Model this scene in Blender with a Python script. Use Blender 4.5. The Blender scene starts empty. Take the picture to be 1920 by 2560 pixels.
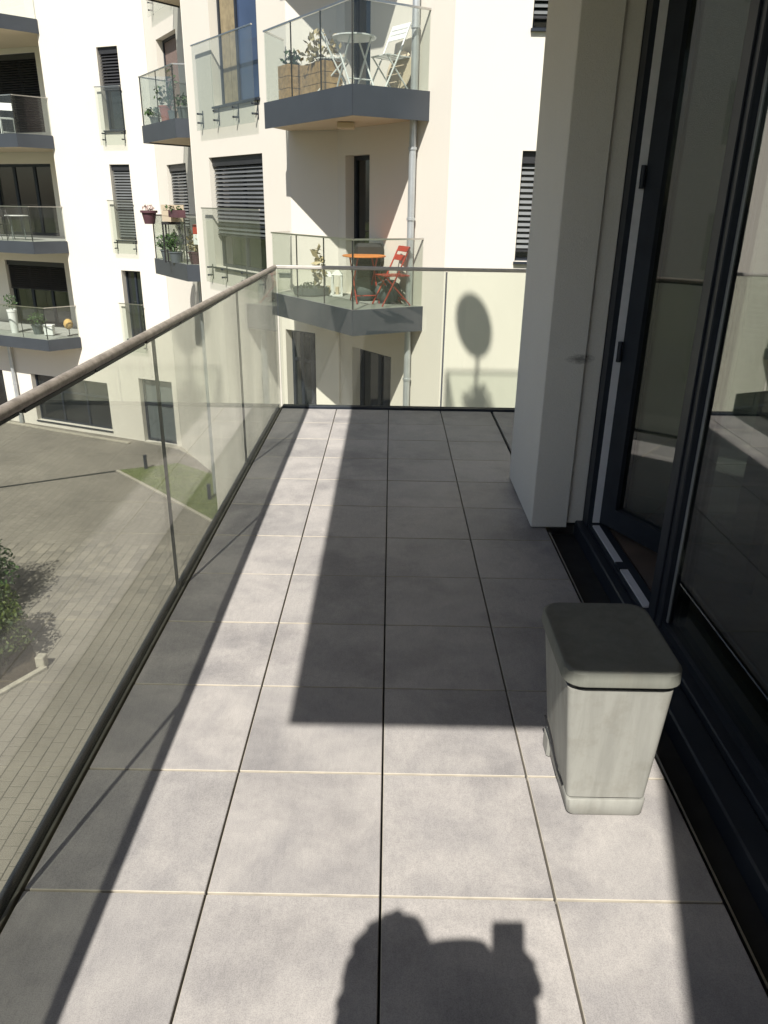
import bpy, bmesh, math, random
from mathutils import Vector, Matrix
random.seed(7)
R = math.radians
S = bpy.context.scene
COL = S.collection

# ------------------------------------------------------------------ camera
PITCH, YAW, ROLL, FPX = .388367, -.003748, .015829, 1880.6
def cam_axes():
    cp, sp = math.cos(PITCH), math.sin(PITCH)
    f, u, r = Vector((0, cp, -sp)), Vector((0, sp, cp)), Vector((1, 0, 0))
    cy, sy = math.cos(YAW), math.sin(YAW)
    Rz = Matrix(((cy, sy, 0), (-sy, cy, 0), (0, 0, 1)))
    f, u, r = Rz @ f, Rz @ u, Rz @ r
    c, s = math.cos(ROLL), math.sin(ROLL)
    return c * r + s * u, -s * r + c * u, f
RT, UP, FW = cam_axes()
CAMP = Vector((0, 0, 1.5))
cam = bpy.data.cameras.new('camera'); co = bpy.data.objects.new('camera', cam); COL.objects.link(co)
m = Matrix((RT, UP, -FW)).transposed().to_4x4(); m.translation = CAMP
co.matrix_world = m
cam.sensor_fit = 'VERTICAL'; cam.sensor_height = 36; cam.lens = 36 * FPX / 2560
cam.clip_start = .02; cam.clip_end = 600
S.camera = co

# ------------------------------------------------------------------ light
SUN = Vector((.205, .83, -1)).normalized()          # direction the light travels
elev = math.asin(-SUN.z); az = math.atan2(-SUN.x, -SUN.y)   # azimuth of the sun seen from the ground
w = bpy.data.worlds.new('World'); S.world = w; w.use_nodes = True
nt = w.node_tree; bg = nt.nodes['Background']
sky = nt.nodes.new('ShaderNodeTexSky'); sky.sky_type = 'NISHITA'; sky.sun_disc = False
sky.sun_elevation = elev; sky.sun_rotation = az; sky.air_density = 1; sky.dust_density = 1.2
nt.links.new(sky.outputs[0], bg.inputs[0]); bg.inputs[1].default_value = .062
sl = bpy.data.lights.new('sun', 'SUN'); sl.energy = 4.6; sl.angle = R(.53); sl.color = (1, .955, .87)
so = bpy.data.objects.new('sun', sl); COL.objects.link(so)
so.rotation_euler = SUN.to_track_quat('-Z', 'Y').to_euler()
S.view_settings.view_transform = 'Standard'; S.view_settings.look = 'None'
S.view_settings.gamma = 1; S.view_settings.exposure = .56

# ------------------------------------------------------------------ materials
def nodes(name):
    mt = bpy.data.materials.new(name); mt.use_nodes = True
    n = mt.node_tree; return mt, n, n.nodes['Principled BSDF']
def ramp(n, fac, c0, c1, p0=.3, p1=.7):
    r = n.nodes.new('ShaderNodeValToRGB'); r.color_ramp.elements[0].position = p0; r.color_ramp.elements[1].position = p1
    r.color_ramp.elements[0].color = (*c0, 1); r.color_ramp.elements[1].color = (*c1, 1)
    n.links.new(fac, r.inputs[0]); return r.outputs[0]
def noise(n, scale, detail=4, rough=.55, vec=None, dist=0):
    t = n.nodes.new('ShaderNodeTexNoise'); t.inputs['Scale'].default_value = scale
    t.inputs['Detail'].default_value = detail; t.inputs['Roughness'].default_value = rough; t.inputs['Distortion'].default_value = dist
    if vec is None:
        g = n.nodes.new('ShaderNodeNewGeometry'); vec = g.outputs['Position']
    n.links.new(vec, t.inputs['Vector']); return t.outputs['Fac']
def mixc(n, a, b, fac, mode='MIX'):
    x = n.nodes.new('ShaderNodeMix'); x.data_type = 'RGBA'; x.blend_type = mode
    for sock, v in ((x.inputs[6], a), (x.inputs[7], b)):
        if isinstance(v, tuple): sock.default_value = (*v, 1)
        else: n.links.new(v, sock)
    if isinstance(fac, float): x.inputs[0].default_value = fac
    else: n.links.new(fac, x.inputs[0])
    return x.outputs[2]
def bump(n, b, h, strength, dist=.01):
    k = n.nodes.new('ShaderNodeBump'); k.inputs['Strength'].default_value = strength; k.inputs['Distance'].default_value = dist
    n.links.new(h, k.inputs['Height']); n.links.new(k.outputs[0], b.inputs['Normal'])
def simple(name, c, rough=.6, metal=0, var=.12, scale=6, bmp=0, spec=.5, bscale=300):
    mt, n, b = nodes(name)
    f = noise(n, scale)
    lo = tuple(x * (1 - var) for x in c); hi = tuple(min(1, x * (1 + var)) for x in c)
    n.links.new(ramp(n, f, lo, hi), b.inputs['Base Color'])
    b.inputs['Roughness'].default_value = rough; b.inputs['Metallic'].default_value = metal
    b.inputs['Specular IOR Level'].default_value = spec
    if bmp: bump(n, b, noise(n, bscale, 2), bmp, .002)
    return mt
def plaster(name, c, dirt=.06, fine=True):
    mt, n, b = nodes(name)
    f = noise(n, .9, 6, .6); f2 = noise(n, 160, 3)
    c0 = ramp(n, f, tuple(x * (1 - dirt) for x in c), c, .3, .6)
    c1 = mixc(n, c0, tuple(x * .86 for x in c), ramp(n, f2, (0, 0, 0), (.5, .5, .5), .45, .8))
    n.links.new(c1 if fine else c0, b.inputs['Base Color']); b.inputs['Roughness'].default_value = .92
    b.inputs['Specular IOR Level'].default_value = .2
    if fine: bump(n, b, noise(n, 230, 4, .7), .8, .004)
    return mt
def glass(name, tint, ior=1.5, dirt=0.0, rough=0.0):
    """flat pane: tinted see-through plus mirror reflection by Fresnel, both faces alike"""
    mt = bpy.data.materials.new(name); mt.use_nodes = True; n = mt.node_tree; n.nodes.clear()
    out = n.nodes.new('ShaderNodeOutputMaterial'); tr = n.nodes.new('ShaderNodeBsdfTransparent')
    gl = n.nodes.new('ShaderNodeBsdfGlossy'); gl.inputs['Roughness'].default_value = rough
    tr.inputs[0].default_value = (*tint, 1)
    fr = n.nodes.new('ShaderNodeFresnel'); g = n.nodes.new('ShaderNodeNewGeometry')
    mx = n.nodes.new('ShaderNodeMix'); mx.inputs[2].default_value = ior; mx.inputs[3].default_value = 1 / ior
    n.links.new(g.outputs['Backfacing'], mx.inputs[0]); n.links.new(mx.outputs[0], fr.inputs['IOR'])
    ms = n.nodes.new('ShaderNodeMixShader'); n.links.new(fr.outputs[0], ms.inputs[0])
    n.links.new(tr.outputs[0], ms.inputs[1]); n.links.new(gl.outputs[0], ms.inputs[2])
    last = ms.outputs[0]
    if dirt:
        df = n.nodes.new('ShaderNodeBsdfDiffuse'); df.inputs[0].default_value = (.55, .55, .53, 1)
        m2 = n.nodes.new('ShaderNodeMixShader')
        mp = n.nodes.new('ShaderNodeMapping'); mp.inputs['Scale'].default_value = (1, 1, .35)
        n.links.new(g.outputs['Position'], mp.inputs[0])
        f = noise(n, 2.2, 5, .65, mp.outputs[0])
        rr = ramp(n, f, (dirt * .35,) * 3, (dirt * 1.6,) * 3, .3, .75)
        # a dust film covers more of an oblique ray: 1-(1-d)^(1/cos)
        dt = n.nodes.new('ShaderNodeVectorMath'); dt.operation = 'DOT_PRODUCT'
        n.links.new(g.outputs['Incoming'], dt.inputs[0]); n.links.new(g.outputs['Normal'], dt.inputs[1])
        def mth(op, a, b=None):
            k = n.nodes.new('ShaderNodeMath'); k.operation = op
            for i_, v_ in enumerate((a, b)):
                if v_ is None: continue
                if isinstance(v_, (int, float)): k.inputs[i_].default_value = v_
                else: n.links.new(v_, k.inputs[i_])
            return k.outputs[0]
        inv = mth('DIVIDE', 1.0, mth('MAXIMUM', mth('ABSOLUTE', dt.outputs['Value']), .08))
        rr = mth('SUBTRACT', 1.0, mth('POWER', mth('SUBTRACT', 1.0, rr), inv))
        n.links.new(rr, m2.inputs[0]); n.links.new(last, m2.inputs[1]); n.links.new(df.outputs[0], m2.inputs[2]); last = m2.outputs[0]
    n.links.new(last, out.inputs[0]); return mt
M = {}
M['plaster'] = plaster('plaster_white', (.75, .715, .645), .02, False)
M['plaster_grey'] = plaster('plaster_grey', (.87, .85, .81), .06)
def scuff(mt, c, r):
    n = mt.node_tree; b = n.nodes['Principled BSDF']; src = b.inputs['Base Color'].links[0].from_socket
    g = n.nodes.new('ShaderNodeNewGeometry'); mp = n.nodes.new('ShaderNodeMapping'); mp.vector_type = 'TEXTURE'
    mp.inputs['Location'].default_value = c; mp.inputs['Scale'].default_value = r
    n.links.new(g.outputs['Position'], mp.inputs[0]); gr_ = n.nodes.new('ShaderNodeTexGradient'); gr_.gradient_type = 'SPHERICAL'
    n.links.new(mp.outputs[0], gr_.inputs[0]); sp = n.nodes.new('ShaderNodeMapping'); sp.inputs['Scale'].default_value = (1, 1, 3.5)
    n.links.new(g.outputs['Position'], sp.inputs[0]); f = noise(n, 38, 5, .7, sp.outputs[0])
    ml = n.nodes.new('ShaderNodeMath'); ml.operation = 'MULTIPLY'; n.links.new(gr_.outputs[1], ml.inputs[0]); n.links.new(f, ml.inputs[1])
    n.links.new(mixc(n, src, (.10, .09, .085), ramp(n, ml.outputs[0], (0, 0, 0), (.7, .7, .7), .12, .4)), b.inputs['Base Color'])
scuff(M['plaster_grey'], (.885, 3.49, .85), (.10, .2, .035))
M['soffit'] = plaster('plaster_soffit', (.64, .54, .40), .04, False)
M['fascia'] = simple('fascia_paint', (.048, .056, .068), .42, 0, .1, 2)
M['frame'] = simple('anthracite_frame', (.028, .034, .046), .42, 0, .15, 8, spec=.25)
M['tile_edge'] = simple('tile_edge', (.47, .43, .36), .8, 0, .15, 20)
M['pane'] = simple('dark_window_glass', (.012, .016, .018), .04, 0, .3, 1.2, spec=1.0)
M['glass'] = glass('railing_glass', (.93, .95, .912), 1.5, .04)
M['glass_far'] = glass('balcony_glass', (.925, .945, .925), 1.5, .015)
M['door_glass'] = glass('door_glass', (.62, .68, .64), 2.5)
M['edge'] = simple('glass_seal', (.012, .014, .013), .5)
M['steel'] = simple('brushed_steel', (.62, .60, .57), .32, 1, .08, 30)
M['zinc'] = simple('zinc_pipe', (.52, .55, .57), .42, .55, .1, 5)
M['blind'] = simple('blind_slat', (.17, .18, .185), .4, .3, .1, 3)
M['blind_dark'] = simple('blind_slat_dark', (.03, .031, .035), .5, .1, .1, 3)
M['white'] = simple('white_lacquer', (.78, .79, .78), .4, 0, .04)
M['white_strip'] = simple('white_seal', (.74, .75, .80), .5, 0, .06, 12)
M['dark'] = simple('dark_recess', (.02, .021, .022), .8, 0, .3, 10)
M['black'] = simple('black_plastic', (.015, .015, .016), .5)
M['red'] = simple('red_lacquer', (.42, .045, .025), .45)
M['orange'] = simple('orange_wood', (.62, .22, .05), .5, 0, .15, 12)
M['wood'] = simple('planter_wood', (.42, .27, .12), .75, 0, .3, 14)
M['slate'] = simple('slate_grey', (.10, .12, .125), .7)
M['floor_far'] = simple('balcony_floor', (.34, .35, .33), .7, 0, .1, 4)
M['leaf'] = None
def leafmat(name, c0, c1):
    mt, n, b = nodes(name)
    oi = n.nodes.new('ShaderNodeNewGeometry')
    n.links.new(ramp(n, oi.outputs['Random Per Island'], c0, c1, 0, 1), b.inputs['Base Color'])
    b.inputs['Roughness'].default_value = .55
    b.inputs['Subsurface Weight'].default_value = 0
    return mt
M['leaf'] = leafmat('leaf_green', (.02, .045, .015), (.06, .12, .03))
M['leaf_hedge'] = leafmat('leaf_hedge', (.018, .04, .012), (.095, .125, .022))
M['leaf_dry'] = leafmat('leaf_dry', (.25, .2, .1), (.5, .42, .24))
M['leaf_red'] = leafmat('leaf_flower', (.35, .22, .2), (.6, .5, .46))
M['bark'] = simple('bark', (.09, .065, .045), .9, 0, .3, 20)
M['terracotta'] = simple('terracotta', (.38, .10, .07), .8)
M['plum'] = simple('plum_pot', (.10, .045, .055), .6)
M['yellow'] = simple('yellow_cloth', (.55, .36, .12), .8)
M['skin'] = simple('skin', (.52, .33, .24), .5)
M['cloth'] = simple('dark_jacket', (.03, .035, .05), .85)
M['hair'] = simple('dark_hair', (.02, .014, .01), .6)
M['curtain'] = simple('tan_curtain', (.30, .245, .15), .8, 0, .2, 9)
M['sky_tint'] = simple('sky_painted_glass', (.06, .09, .17), .05, 0, .25, .8, spec=1.0)  # blue of the reflected sky put into the base colour
M['brickcurtain'] = simple('brown_blind', (.20, .145, .13), .7, 0, .2, 25)
# terrace tile
def tilemat():
    mt, n, b = nodes('terrace_tile')
    g = n.nodes.new('ShaderNodeNewGeometry'); oi = n.nodes.new('ShaderNodeObjectInfo')
    sc = n.nodes.new('ShaderNodeVectorMath'); sc.operation = 'MULTIPLY_ADD'
    cx = n.nodes.new('ShaderNodeCombineXYZ')
    for i in range(3): n.links.new(oi.outputs['Random'], cx.inputs[i])
    mul = n.nodes.new('ShaderNodeVectorMath'); mul.operation = 'SCALE'; mul.inputs['Scale'].default_value = 30
    n.links.new(cx.outputs[0], mul.inputs[0])
    add = n.nodes.new('ShaderNodeVectorMath'); n.links.new(g.outputs['Position'], add.inputs[0]); n.links.new(mul.outputs[0], add.inputs[1])
    v = add.outputs[0]
    cloud = noise(n, 4.2, 5, .6, v, .6)
    st = n.nodes.new('ShaderNodeMapping'); st.inputs['Rotation'].default_value = (0, 0, .6); st.inputs['Scale'].default_value = (1, .28, 1)
    n.links.new(v, st.inputs[0])
    streak = noise(n, 95, 4, .7, st.outputs[0], .8); speck = noise(n, 420, 2, .6, v)
    c = ramp(n, cloud, (.36, .348, .345), (.465, .445, .428), .33, .62)
    c = mixc(n, c, ramp(n, streak, (.66, .66, .67), (1.12, 1.11, 1.1), .28, .72), .3, 'MULTIPLY')
    c = mixc(n, c, ramp(n, speck, (.55, .55, .57), (1.08, 1.08, 1.08), .32, .6), .5, 'MULTIPLY')
    stain = noise(n, 1.9, 6, .7, g.outputs['Position'])
    c = mixc(n, c, ramp(n, stain, (.66, .655, .67), (1.05, 1.04, 1.03), .36, .52), .6, 'MULTIPLY')
    tone = ramp(n, oi.outputs['Random'], (.89, .89, .90), (1.05, 1.04, 1.04), 0, 1)
    c = mixc(n, c, tone, 1.0, 'MULTIPLY')
    n.links.new(c, b.inputs['Base Color'])
    n.links.new(ramp(n, cloud, (.42, .42, .42), (.58, .58, .58)), b.inputs['Roughness'])
    b.inputs['Specular IOR Level'].default_value = .15
    bump(n, b, streak, .25, .0015); return mt
M['tile'] = tilemat()
def pavermat(brick=False):
    mt, n, b = nodes('paver_field' if brick else 'paver')
    g = n.nodes.new('ShaderNodeNewGeometry'); f = noise(n, .55, 5, .6); f2 = noise(n, 60, 4, .7)
    c = ramp(n, f, (.20, .183, .158), (.30, .275, .237), .3, .7)
    c = mixc(n, c, ramp(n, f2, (.7, .7, .7), (1.15, 1.14, 1.12), .3, .7), .5, 'MULTIPLY')
    if brick:
        t = n.nodes.new('ShaderNodeTexBrick'); t.inputs['Scale'].default_value = 1; t.inputs['Brick Width'].default_value = .2
        t.inputs['Row Height'].default_value = .2; t.inputs['Mortar Size'].default_value = .006
        t.inputs[1].default_value = (1, 1, 1, 1); t.inputs[2].default_value = (.86, .86, .86, 1); t.inputs[3].default_value = (.55, .53, .5, 1)
        mp = n.nodes.new('ShaderNodeMapping'); mp.inputs['Rotation'].default_value = (0, 0, R(90))
        n.links.new(g.outputs['Position'], mp.inputs[0]); n.links.new(mp.outputs[0], t.inputs['Vector'])
        c = mixc(n, c, t.outputs[0], 1.0, 'MULTIPLY')
    else:
        c = mixc(n, c, ramp(n, g.outputs['Random Per Island'], (.76, .76, .77), (1.12, 1.11, 1.09), 0, 1), 1.0, 'MULTIPLY')
    n.links.new(c, b.inputs['Base Color']); b.inputs['Roughness'].default_value = .85
    bump(n, b, f2, .3, .003); return mt
M['paver'] = pavermat(); M['paver_far'] = pavermat(True)
M['joint'] = simple('joint_sand', (.085, .08, .068), .95, 0, .3, 30)
M['kerb'] = simple('kerb_stone', (.40, .37, .31), .85, 0, .15, 8, .3)
M['soil'] = simple('bark_mulch', (.055, .042, .03), .95, 0, .5, 28, .6, bscale=60)
M['grass'] = leafmat('grass_blade', (.11, .16, .045), (.25, .31, .11))
M['lawn'] = simple('lawn_soil', (.15, .17, .065), .95, 0, .35, 7, .5, bscale=90)
def railmat():
    mt, n, b = nodes('handrail_tube')
    f = noise(n, 16, 6, .75); f2 = noise(n, 70, 3)
    c = ramp(n, f, (.24, .205, .17), (.52, .465, .405), .32, .68)
    c = mixc(n, c, ramp(n, f2, (.7, .7, .7), (1.1, 1.1, 1.1)), .5, 'MULTIPLY')
    n.links.new(c, b.inputs['Base Color']); b.inputs['Roughness'].default_value = .5; b.inputs['Metallic'].default_value = .25
    bump(n, b, f2, .2, .002); return mt
M['rail'] = railmat()
def binmat(name, c):
    mt, n, b = nodes(name)
    g = n.nodes.new('ShaderNodeNewGeometry'); mp = n.nodes.new('ShaderNodeMapping'); mp.inputs['Scale'].default_value = (1, 1, .12)
    n.links.new(g.outputs['Position'], mp.inputs[0])
    f = noise(n, 26, 5, .65, mp.outputs[0], .4); f2 = noise(n, 14, 5, .7)
    k = ramp(n, f, tuple(x * .88 for x in c), tuple(min(1, x * 1.05) for x in c), .35, .62)
    k = mixc(n, k, (.20, .185, .15), ramp(n, f2, (0, 0, 0), (.45, .45, .45), .5, .8))
    n.links.new(k, b.inputs['Base Color']); b.inputs['Roughness'].default_value = .6; b.inputs['Specular IOR Level'].default_value = .12
    bump(n, b, noise(n, 200, 2), .08, .002); return mt
M['bin'] = binmat('bin_plastic', (.325, .325, .298)); M['bin_lid'] = binmat('bin_lid_plastic', (.20, .205, .18))

# ------------------------------------------------------------------ helpers
ORG = {}
class MB:
    def __init__(s): s.v = []; s.f = []
    def quad(s, a, b, c, d):
        i = len(s.v); s.v += [tuple(a), tuple(b), tuple(c), tuple(d)]; s.f.append((i, i + 1, i + 2, i + 3)); return s
    def box(s, x0, x1, y0, y1, z0, z1):
        return s.hexa([(x0, y0), (x1, y0), (x1, y1), (x0, y1)], z0, z1)
    def hexa(s, pts, z0, z1, pts2=None):
        i = len(s.v); n = len(pts); q = pts2 or pts
        s.v += [(p[0], p[1], z0) for p in pts] + [(p[0], p[1], z1) for p in q]
        s.f.append(tuple(range(i + n - 1, i - 1, -1))); s.f.append(tuple(range(i + n, i + 2 * n)))
        for k in range(n):
            l = (k + 1) % n; s.f.append((i + k, i + l, i + n + l, i + n + k))
        return s
    def obox(s, c, dx, dy, dz, hx, hy, hz):
        """box centred at c with half sizes along given axes"""
        c = Vector(c); i = len(s.v)
        for sx, sy, sz in ((-1, -1, -1), (1, -1, -1), (1, 1, -1), (-1, 1, -1), (-1, -1, 1), (1, -1, 1), (1, 1, 1), (-1, 1, 1)):
            s.v.append(tuple(c + Vector(dx) * hx * sx + Vector(dy) * hy * sy + Vector(dz) * hz * sz))
        for f in ((3, 2, 1, 0), (4, 5, 6, 7), (0, 1, 5, 4), (1, 2, 6, 5), (2, 3, 7, 6), (3, 0, 4, 7)): s.f.append(tuple(i + k for k in f))
        return s
    def tube(s, path, r, n=10, r1=None, cap=True):
        P = [Vector(p) for p in path]; rings = []
        for k, p in enumerate(P):
            t = (P[min(k + 1, len(P) - 1)] - P[max(k - 1, 0)]).normalized()
            a = t.orthogonal().normalized() if k == 0 else (a - t * a.dot(t)).normalized()
            b = t.cross(a); rr = r if r1 is None else r + (r1 - r) * k / (len(P) - 1)
            i = len(s.v); rings.append(i)
            for j in range(n):
                th = 2 * math.pi * j / n; s.v.append(tuple(p + a * math.cos(th) * rr + b * math.sin(th) * rr))
        for i, j in zip(rings, rings[1:]):
            for k in range(n):
                l = (k + 1) % n; s.f.append((i + k, i + l, j + l, j + k))
        if cap:
            s.f.append(tuple(range(rings[0] + n - 1, rings[0] - 1, -1))); s.f.append(tuple(range(rings[-1], rings[-1] + n)))
        return s
    def lathe(s, c, prof, n=20, axis='Z'):
        rings = []
        for r, z in prof:
            i = len(s.v); rings.append(i)
            for j in range(n):
                th = 2 * math.pi * j / n; s.v.append((c[0] + r * math.cos(th), c[1] + r * math.sin(th), c[2] + z))
        for i, j in zip(rings, rings[1:]):
            for k in range(n):
                l = (k + 1) % n; s.f.append((i + k, i + l, j + l, j + k))
        s.f.append(tuple(range(rings[0] + n - 1, rings[0] - 1, -1))); s.f.append(tuple(range(rings[-1], rings[-1] + n)))
        return s
    def leaves(s, c, rad, n, size, seed=0, fill=.5, flat=0, droop=0):
        rn = random.Random(seed); c = Vector(c)
        for _ in range(n):
            while True:
                d = Vector((rn.uniform(-1, 1), rn.uniform(-1, 1), rn.uniform(-1, 1)))
                if fill < d.length < 1: break
            lump = 1 + .16 * math.sin(5 * d.x + seed) * math.cos(6 * d.y + 2 * seed) + .12 * math.sin(9 * d.z + seed)
            p = c + Vector((d.x * rad[0], d.y * rad[1], d.z * rad[2])) * lump
            a = Vector((rn.gauss(0, 1), rn.gauss(0, 1), rn.gauss(0, 1) * (1 - flat))).normalized(); b = a.orthogonal().normalized()
            b = (Matrix.Rotation(rn.uniform(0, 6.28), 3, a) @ b); sz = size * rn.uniform(.6, 1.3)
            i = len(s.v); s.v += [tuple(p - a * sz), tuple(p + b * sz * .42), tuple(p + a * sz), tuple(p - b * sz * .42)]
            s.f.append((i, i + 1, i + 2, i + 3))
        return s
    def build(s, name, mat, parent=None, smooth=False, bevel=0, kind=None, loc=None):
        o0 = ORG.get(parent.name, Vector()) if parent else Vector(loc or (0, 0, 0))
        me = bpy.data.meshes.new(name); me.from_pydata([(v[0] - o0.x, v[1] - o0.y, v[2] - o0.z) for v in s.v], [], s.f); me.update()
        bm = bmesh.new(); bm.from_mesh(me)
        bmesh.ops.recalc_face_normals(bm, faces=bm.faces)
        if bevel: bmesh.ops.bevel(bm, geom=bm.edges[:], offset=bevel, segments=1, affect='EDGES', clamp_overlap=True)
        bm.to_mesh(me); bm.free()
        me.polygons.foreach_set('use_smooth', [bool(smooth)] * len(me.polygons))
        if smooth:
            me.set_sharp_from_angle(angle=R(40))
        me.materials.append(M[mat] if isinstance(mat, str) else mat)
        o = bpy.data.objects.new(name, me); COL.objects.link(o)
        if parent: o.parent = parent
        else: o.location = o0
        ORG[o.name] = o0
        if kind: o['kind'] = kind
        return o
def thing(name, label, cat, loc, group=None):
    o = bpy.data.objects.new(name, None); COL.objects.link(o); o.location = loc; o.empty_display_size = .1
    o['label'] = label; o['category'] = cat
    if group: o['group'] = group
    ORG[o.name] = Vector(loc); return o
def tag(o, label, cat, group=None):
    o['label'] = label; o['category'] = cat
    if group: o['group'] = group
    return o
def inst(src, name, loc, parent=None):
    o = bpy.data.objects.new(name, src.data); COL.objects.link(o); o.parent = parent
    o.location = Vector(loc) - (ORG.get(parent.name, Vector()) if parent else Vector()); return o
class Plane:
    """vertical wall line: s along, z up, d outwards (towards the camera side)"""
    def __init__(s, p, ang):
        s.p = Vector((p[0], p[1], 0)); a = R(ang); s.u = Vector((math.cos(a), math.sin(a), 0))
        s.n = Vector((s.u.y, -s.u.x, 0))
    def at(s, t, z, d=0): return s.p + s.u * t + s.n * d + Vector((0, 0, z))
    def box(s, mb, s0, s1, z0, z1, d0, d1):
        return mb.obox((s.at((s0 + s1) / 2, (z0 + z1) / 2, (d0 + d1) / 2)), s.u, s.n, (0, 0, 1), abs(s1 - s0) / 2, abs(d1 - d0) / 2, abs(z1 - z0) / 2)
    def s_at(s, x, y): return (Vector((x, y, 0)) - s.p).dot(s.u)
def wall(pl, s0, s1, z0, z1, holes, parent, depth=.2, mat='plaster', name='wall'):
    """solid wall: front with openings, reveals, back of the wall around them"""
    mb = MB(); ss = sorted({s0, s1, *[h[0] for h in holes], *[h[1] for h in holes]}); zs = sorted({z0, z1, *[h[2] for h in holes], *[h[3] for h in holes]})
    ss = [a for a in ss if s0 - 1e-6 <= a <= s1 + 1e-6]; zs = [a for a in zs if z0 - 1e-6 <= a <= z1 + 1e-6]
    def solid(a, b): return not any(h[0] < a < h[1] and h[2] < b < h[3] for h in holes)
    n, k = len(ss) - 1, len(zs) - 1
    for i in range(n):
        for j in range(k):
            if not solid((ss[i] + ss[i + 1]) / 2, (zs[j] + zs[j + 1]) / 2): continue
            for d in (0, -depth):
                mb.quad(pl.at(ss[i], zs[j], d), pl.at(ss[i + 1], zs[j], d), pl.at(ss[i + 1], zs[j + 1], d), pl.at(ss[i], zs[j + 1], d))
    def side(a, b): mb.quad(pl.at(*a, 0), pl.at(*b, 0), pl.at(*b, -depth), pl.at(*a, -depth))
    for h in list(holes) + [(s0, s1, z0, z1)]:
        a, b, c, d = max(h[0], s0), min(h[1], s1), max(h[2], z0), min(h[3], z1)
        side((a, c), (a, d)); side((b, c), (b, d)); side((a, d), (b, d)); side((a, c), (b, c))
    me = mb.build(name, mat, parent)
    bm = bmesh.new(); bm.from_mesh(me.data); bmesh.ops.remove_doubles(bm, verts=bm.verts, dist=1e-4); bmesh.ops.recalc_face_normals(bm, faces=bm.faces); bm.to_mesh(me.data); bm.free()
    me.data.polygons.foreach_set('use_smooth', [False] * len(me.data.polygons))
    return me
def window(pl, s0, s1, z0, z1, parent, d=-.19, mull=(), bars=(), pane='pane', fr=.06, blind=None, slatmat='blind', pitch=.075, label=None, sill=None):
    """window part: outer frame mesh, with panes, mullions and blind slats below it"""
    mb = MB()
    for a, b, c, e in ((s0, s0 + fr, z0, z1), (s1 - fr, s1, z0, z1), (s0 + fr, s1 - fr, z0, z0 + fr), (s0 + fr, s1 - fr, z1 - fr, z1)):
        pl.box(mb, a + .001, b - .001, c + .001, e - .001, d - .05, d + .02)
    for x in mull: pl.box(mb, x - fr * .6, x + fr * .6, z0 + fr, z1 - fr, d - .045, d + .018)
    for x in bars: pl.box(mb, s0 + fr, s1 - fr, x - fr * .5, x + fr * .5, d - .04, d + .012)
    wn = mb.build('window', 'frame', parent)
    if label: wn['label'] = label
    xs = [s0 + fr, *mull, s1 - fr]
    for i, (a, b) in enumerate(zip(xs, xs[1:])):
        q = MB(); pl.box(q, a + .002, b - .002, z0 + fr, z1 - fr, d - .03, d - .012)
        pm = pane[i] if isinstance(pane, (list, tuple)) else pane
        q.build('pane', pm, wn)
    if sill is not None:
        q = MB(); pl.box(q, s0 - .02, s1 + .02, z0 - .035, z0 - .002, d, sill); q.build('sill', 'frame', wn)
    if blind:
        q = MB(); pl.box(q, s0 + .015, s1 - .015, z1 - .16, z1 - .004, d + .03, d + .13); q.build('blind_box', 'blind_dark', wn)
        zt = z1 - .2; proto = None; c0 = pl.at((s0 + s1) / 2, zt, d + .085)
        while zt > blind:
            if proto is None:
                q = MB(); up = (Vector((0, 0, 1)) * .8 - pl.n * .6).normalized()
                ax = pl.n * .8 + Vector((0, 0, 1)) * .6
                q.obox(c0, pl.u, up, ax.normalized(), (s1 - s0) / 2 - .02, .034, .002)
                q.v = [tuple(Vector(v) - c0) for v in q.v]
                proto = q.build('slat', slatmat, None); ORG[proto.name] = Vector(); proto.parent = wn; proto.location = c0 - ORG[wn.name]
            else: inst(proto, 'slat', c0 + Vector((0, 0, zt - c0.z)), wn)
            zt -= pitch
        q = MB(); pl.box(q, s0 + .02, s1 - .02, zt + pitch - .075, zt + pitch - .045, d + .065, d + .105); q.build('blind_rail', 'blind_dark', wn)
    return wn
def juliet(pl, s0, s1, z0, z1, parent, seams=(), brackets=(), d=.11):
    """frameless French-balcony glass with top rail and steel clamps, a part of the building"""
    mb = MB(); pl.box(mb, s0 - .01, s1 + .01, z1, z1 + .022, d - .016, d + .016); rl = mb.build('window_guard', 'steel', parent)
    xs = [s0, *seams, s1]
    for a, b in zip(xs, xs[1:]):
        q = MB(); pl.box(q, a + .004, b - .004, z0, z1 - .001, d - .008, d + .008); q.build('glass_panel', 'glass_far', rl)
    for x in brackets:
        for z in (z0 + .14, z0 + .30):
            q = MB(); q.tube([pl.at(x, z, 0), pl.at(x, z, d + .02)], .018, 8); q.build('clamp', 'frame', rl)
        q = MB(); pl.box(q, x - .012, x + .012, z0 + .06, z0 + .36, .0, .012); q.build('bracket_plate', 'frame', rl)
    return rl
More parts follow.
